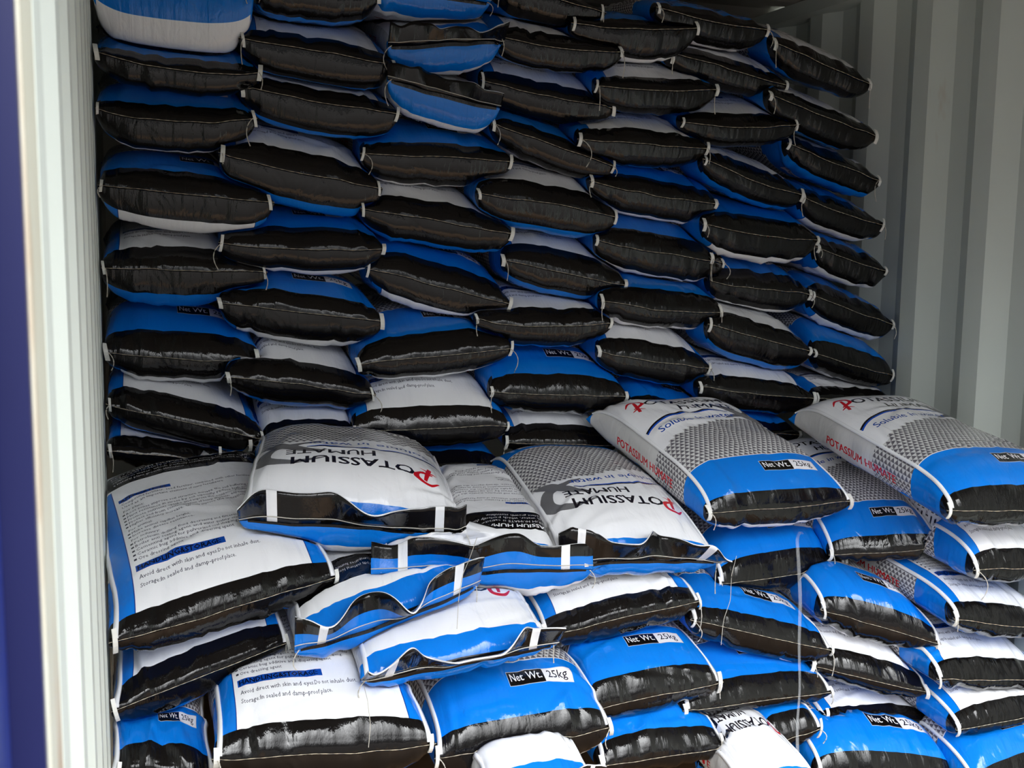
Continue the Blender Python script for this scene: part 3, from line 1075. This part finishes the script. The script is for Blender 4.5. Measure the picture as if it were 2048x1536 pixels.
    if not flap:
        st = seam + outn * 0.0022 + np.array([0, 0, 0.001])
        rad = 0.0009 * (0.6 + 0.4 * np.sign(np.sin(np.arange(64) * 1.9)))
        tube_obj('stitching', [tube(st, np.maximum(rad, 0.0004), 4)], M_STITCH, root, loc)
        for side, tip in ((-1, seam[0]), (1, seam[-1])):
            tip = tip - side * ud * rg.uniform(0.004, 0.012)
            hh = rg.uniform(0.012, 0.022) * (1.25 if s.front else 1)
            a = np.linspace(-1, 1, 7)
            lean = rg.uniform(-0.25, 0.25)
            path = tip[None] + np.array([0, 0, 1.0])[None] * (a * hh)[:, None] + outn[None] * (0.006 - 0.010 * a ** 2)[:, None] + ud[None] * (a * hh * lean)[:, None]
            wide = np.repeat((ud * rg.uniform(0.003, 0.0055))[None], 7, 0)
            v_, f_ = ribbon(path, wide, 0.0012)
            v_[:, 0] = np.clip(v_[:, 0], 0.001, WR - 0.002)
            mesh_obj('seam_tape', v_, f_, M_TAPE, parent=root, origin=loc, smooth=False)
    else:
        # mouth: a doubled strip standing off the seam, rippled
        nx, ny = 72, 7
        hgt = 0.070 * (1 if s.front else 0.62)
        x_ = np.linspace(0, 1, nx)
        sm = np.stack([np.interp(x_, tt_, seam[:, q]) for q in range(3)], 1)
        n1 = vnoise3(np.stack([x_ * 5, 0 * x_, 0 * x_], -1), sd + 21)
        n2 = vnoise3(np.stack([x_ * 9, 0 * x_, 0 * x_], -1), sd + 22)
        ang = math.radians(60) + n1 * 0.9
        hx = hgt * (1 + 0.35 * n2)
        rr = np.linspace(0, 1, ny)
        cu = ang[:, None] + 0.25 * (rr[None] - 0.5) * n2[:, None]
        dirv = outn[None, None] * np.cos(cu)[..., None] + np.array([0, 0, 1.0]) * np.sin(cu)[..., None]
        ripple = 0.024 * n2[:, None, None] * rr[None, :, None] * outn
        outer = sm[:, None] + dirv * (hx[:, None] * rr[None])[..., None] + ripple + outn * 0.003
        tn = outn[None, None] * np.sin(cu)[..., None] - np.array([0, 0, 1.0]) * np.cos(cu)[..., None]
        inner = outer - tn * 0.0035
        vv = np.concatenate([outer.reshape(-1, 3), inner.reshape(-1, 3)])
        K = nx * ny
        fs, ms = [], []
        xm = (x_[:-1] + x_[1:]) / 2
        strap = ((np.abs(xm - 0.13) < 0.022) | (np.abs(xm - 0.87) < 0.022)) & s.front
        for a in range(nx - 1):
            for b in range(ny - 1):
                q = a * ny + b
                fs.append((q, q + 1, q + ny + 1, q + ny))
                ms.append(2 if strap[a] else (0 if (s.kind == 'FT' or b >= 3) else 1))
                fs.append((K + q, K + q + ny, K + q + ny + 1, K + q + 1))
                ms.append(2)
            q = a * ny + ny - 1
            fs.append((q, K + q, K + q + ny, q + ny))
            ms.append(2)
            q = a * ny
            fs.append((q, q + ny, K + q + ny, K + q))
            ms.append(0)
        for a in (0, nx - 1):
            for b in range(ny - 1):
                q = a * ny + b
                fs.append((q, q + 1, K + q + 1, K + q))
                ms.append(0)
        vv[:, 0] = np.clip(vv[:, 0], 0.001, WR - 0.002)
        uv = []
        for f in fs:
            for q in f:
                q = q % K
                uv.append(((q // ny) / nx, (q % ny) / ny * 0.08))
        mesh_obj('mouth_flap', vv, np.array(fs), [M_BLACK, M_BLUE, M_WHITE], parent=root, origin=loc, midx=ms, uv=np.array(uv))
        r_ = 1
        st = outer[:, r_] + tn[:, r_] * 0.0018
        tube_obj('stitching', [tube(st, 0.0011, 4)], M_TWINE, root, loc)
    # hem ridges between the top film and the gussets
    if s.front:
        for ang_ in (math.pi - g, g):
            q = int(round(ang_ / (2 * math.pi) * NT)) % NT
            path = P[2:-2, q] + nrm[2:-2, q] * 0.001
            wd2 = np.cross(np.gradient(path, axis=0), nrm[2:-2, q])
            wd2 /= np.linalg.norm(wd2, axis=1)[:, None] + 1e-9
            v_, f_ = ribbon(path, wd2 * 0.0048, 0.0022)
            v_[:, 0] = np.clip(v_[:, 0], 0.001, WR - 0.002)
            mesh_obj('side_hem', v_, f_, M_WHITE, parent=root, origin=loc)
    # twine ends
    p_tw = 0.62
    for side, tip in ((-1, seam[0]), (1, seam[-1])):
        if rg.rand() < p_tw:
            n = 14
            a = np.linspace(0, 1, n)
            ll = rg.uniform(0.025, 0.075)
            cx_, cy_ = rg.uniform(-0.4, 0.4), rg.uniform(0.2, 1.0)
            base = tip - side * ud * 0.010 + outn * 0.006
            path = base[None] + np.array([0, 0, -1.0])[None] * (a ** 1.3 * ll)[:, None] + ud[None] * (ll * cx_ * np.sin(a * 2.6))[:, None] + outn[None] * (0.012 * cy_ * np.sin(a * 3.0) + 0.004 * a)[:, None]
            rad = 0.0012 * (1 + 0.3 * np.sin(np.arange(n) * 2.1))
            v_, f_ = tube(path, rad, 5)
            v_[:, 0] = np.clip(v_[:, 0], 0.001, WR - 0.002)
            mesh_obj('loose_twine', v_, f_, M_TWINE, parent=root, origin=loc)


for s in SACKS:
    cs = np.array([s.O[:2] + a * 1.0 * s.U[:2] + b * s.V[:2] for a in (-1, 1) for b in (0, 1)])
    s.lo, s.hi = cs.min(0), cs.max(0)
    zz = np.array([s.O[2] + a * s.U[2] + b * s.V[2] for a in (-1, 1) for b in (0, 1)])
    s.zlo, s.zhi = zz.min() - s.HB, zz.max() + s.HT
# which of two touching sacks lies on the other
PAIR_ABOVE = {}
gu, gv = np.meshgrid(np.linspace(-0.98, 0.98, 21), np.linspace(0.02, 0.98, 25))
for s in SACKS:
    gx = np.stack([(s.O[q] + s.U[q] * gu * wx(s, gv) + s.V[q] * gv).ravel() for q in (0, 1)], 1)
    gz = zseam(s, gu, gv).ravel()
    for o in SACKS:
        if o is s or (o.lo > s.hi).any() or (o.hi < s.lo).any():
            continue
        ins, oz, ot, ob = heights(o, gx)
        if ins.any():
            dz = float((oz - gz)[ins].mean())
            PAIR_ABOVE.setdefault((id(s), id(o)), dz)
            PAIR_ABOVE.setdefault((id(o), id(s)), -dz)
GENS = [build_sack(s) for s in SACKS]
for g_ in GENS:
    next(g_)
# press touching sacks apart where their films still cross
for it in range(4):
    trees = []
    for s in SACKS:
        v = s.P.reshape(-1, 3)
        s.b0, s.b1 = v.min(0), v.max(0)
        trees.append(BVHTree.FromPolygons(v.tolist(), s.faces.tolist()))
    moves = [np.zeros_like(s.P.reshape(-1, 3)) for s in SACKS]
    for a, s in enumerate(SACKS):
        v = s.P.reshape(-1, 3)
        for b, o in enumerate(SACKS):
            if a == b or (s.b0 > o.b1).any() or (o.b0 > s.b1).any() or not trees[a].overlap(trees[b]):
                continue
            for q in np.where(((v > o.b0) & (v < o.b1)).all(1))[0]:
                p_, n_, _, d_ = trees[b].find_nearest(v[q], 0.045)
                if p_ is None:
                    continue
                w = (v[q][0] - p_[0]) * n_[0] + (v[q][1] - p_[1]) * n_[1] + (v[q][2] - p_[2]) * n_[2]
                if w * o.sgn < 0 and d_ > 1e-5:
                    k_ = (0.55 * d_ + 0.0012)
                    mv = np.array(n_) * o.sgn * k_
                    if np.dot(mv, mv) > np.dot(moves[a][q], moves[a][q]):
                        moves[a][q] = mv
    for s, m in zip(SACKS, moves):
        m = m.reshape(s.P.shape)
        s.P += m
for g_ in GENS:
    next(g_, None)

# ------------------------------------------------------------------ clear strap and long threads hanging in front
p = np.array([at(1604, 1068, 2.36), at(1600, 1062, 2.33), at(1594, 1078, 2.27), at(1597, 1120, 2.25), at(1601, 1200, 2.23), at(1598, 1290, 2.20), at(1600, 1380, 2.18), at(1594, 1450, 2.15), at(1596, 1540, 2.10), at(1597, 1600, 2.08)])
tt = np.linspace(0, len(p) - 1, 60)
pp = np.stack([np.interp(tt, np.arange(len(p)), p[:, q]) for q in range(3)], 1)
for _ in range(3):
    pp[1:-1] = (pp[:-2] + 2 * pp[1:-1] + pp[2:]) / 4
tw = 0.6 * np.sin(np.linspace(0, 7, 60))
wd_ = np.stack([np.cos(tw), -np.sin(tw) * 0.4, 0 * tw], 1) * 0.0050
o = mesh_obj('plastic_strap', *ribbon(pp, wd_, 0.0004), M_STRAP)
setp(o, 'clear plastic strap hanging down over the blue-topped sacks at right', 'strap')


def thread(pts, label):
    q = np.array([at(*a) for a in pts])
    t_ = np.linspace(0, len(q) - 1, 40)
    r = np.stack([np.interp(t_, np.arange(len(q)), q[:, k_]) for k_ in range(3)], 1)
    for _ in range(2):
        r[1:-1] = (r[:-2] + 2 * r[1:-1] + r[2:]) / 4
    setp(mesh_obj('loose_thread', *tube(r, 0.0007, 4), M_TWINE), label, 'thread', None)


thread([(1473, 1112, 2.24), (1463, 1150, 2.22), (1461, 1200, 2.20), (1447, 1240, 2.18), (1442, 1290, 2.16)], 'long pale thread hanging across the black sack ends left of the strap')
thread([(954, 1075, 2.22), (938, 1120, 2.16), (925, 1150, 2.11), (917, 1200, 2.08), (914, 1258, 2.06)], 'thin thread dangling from the bulging white lettered sack')
thread([(728, 1372, 2.02), (735, 1400, 1.99), (741, 1450, 1.97), (737, 1495, 1.96)], 'thin thread hanging over the bottom white storage-text sack')
bpy.context.view_layer.update()
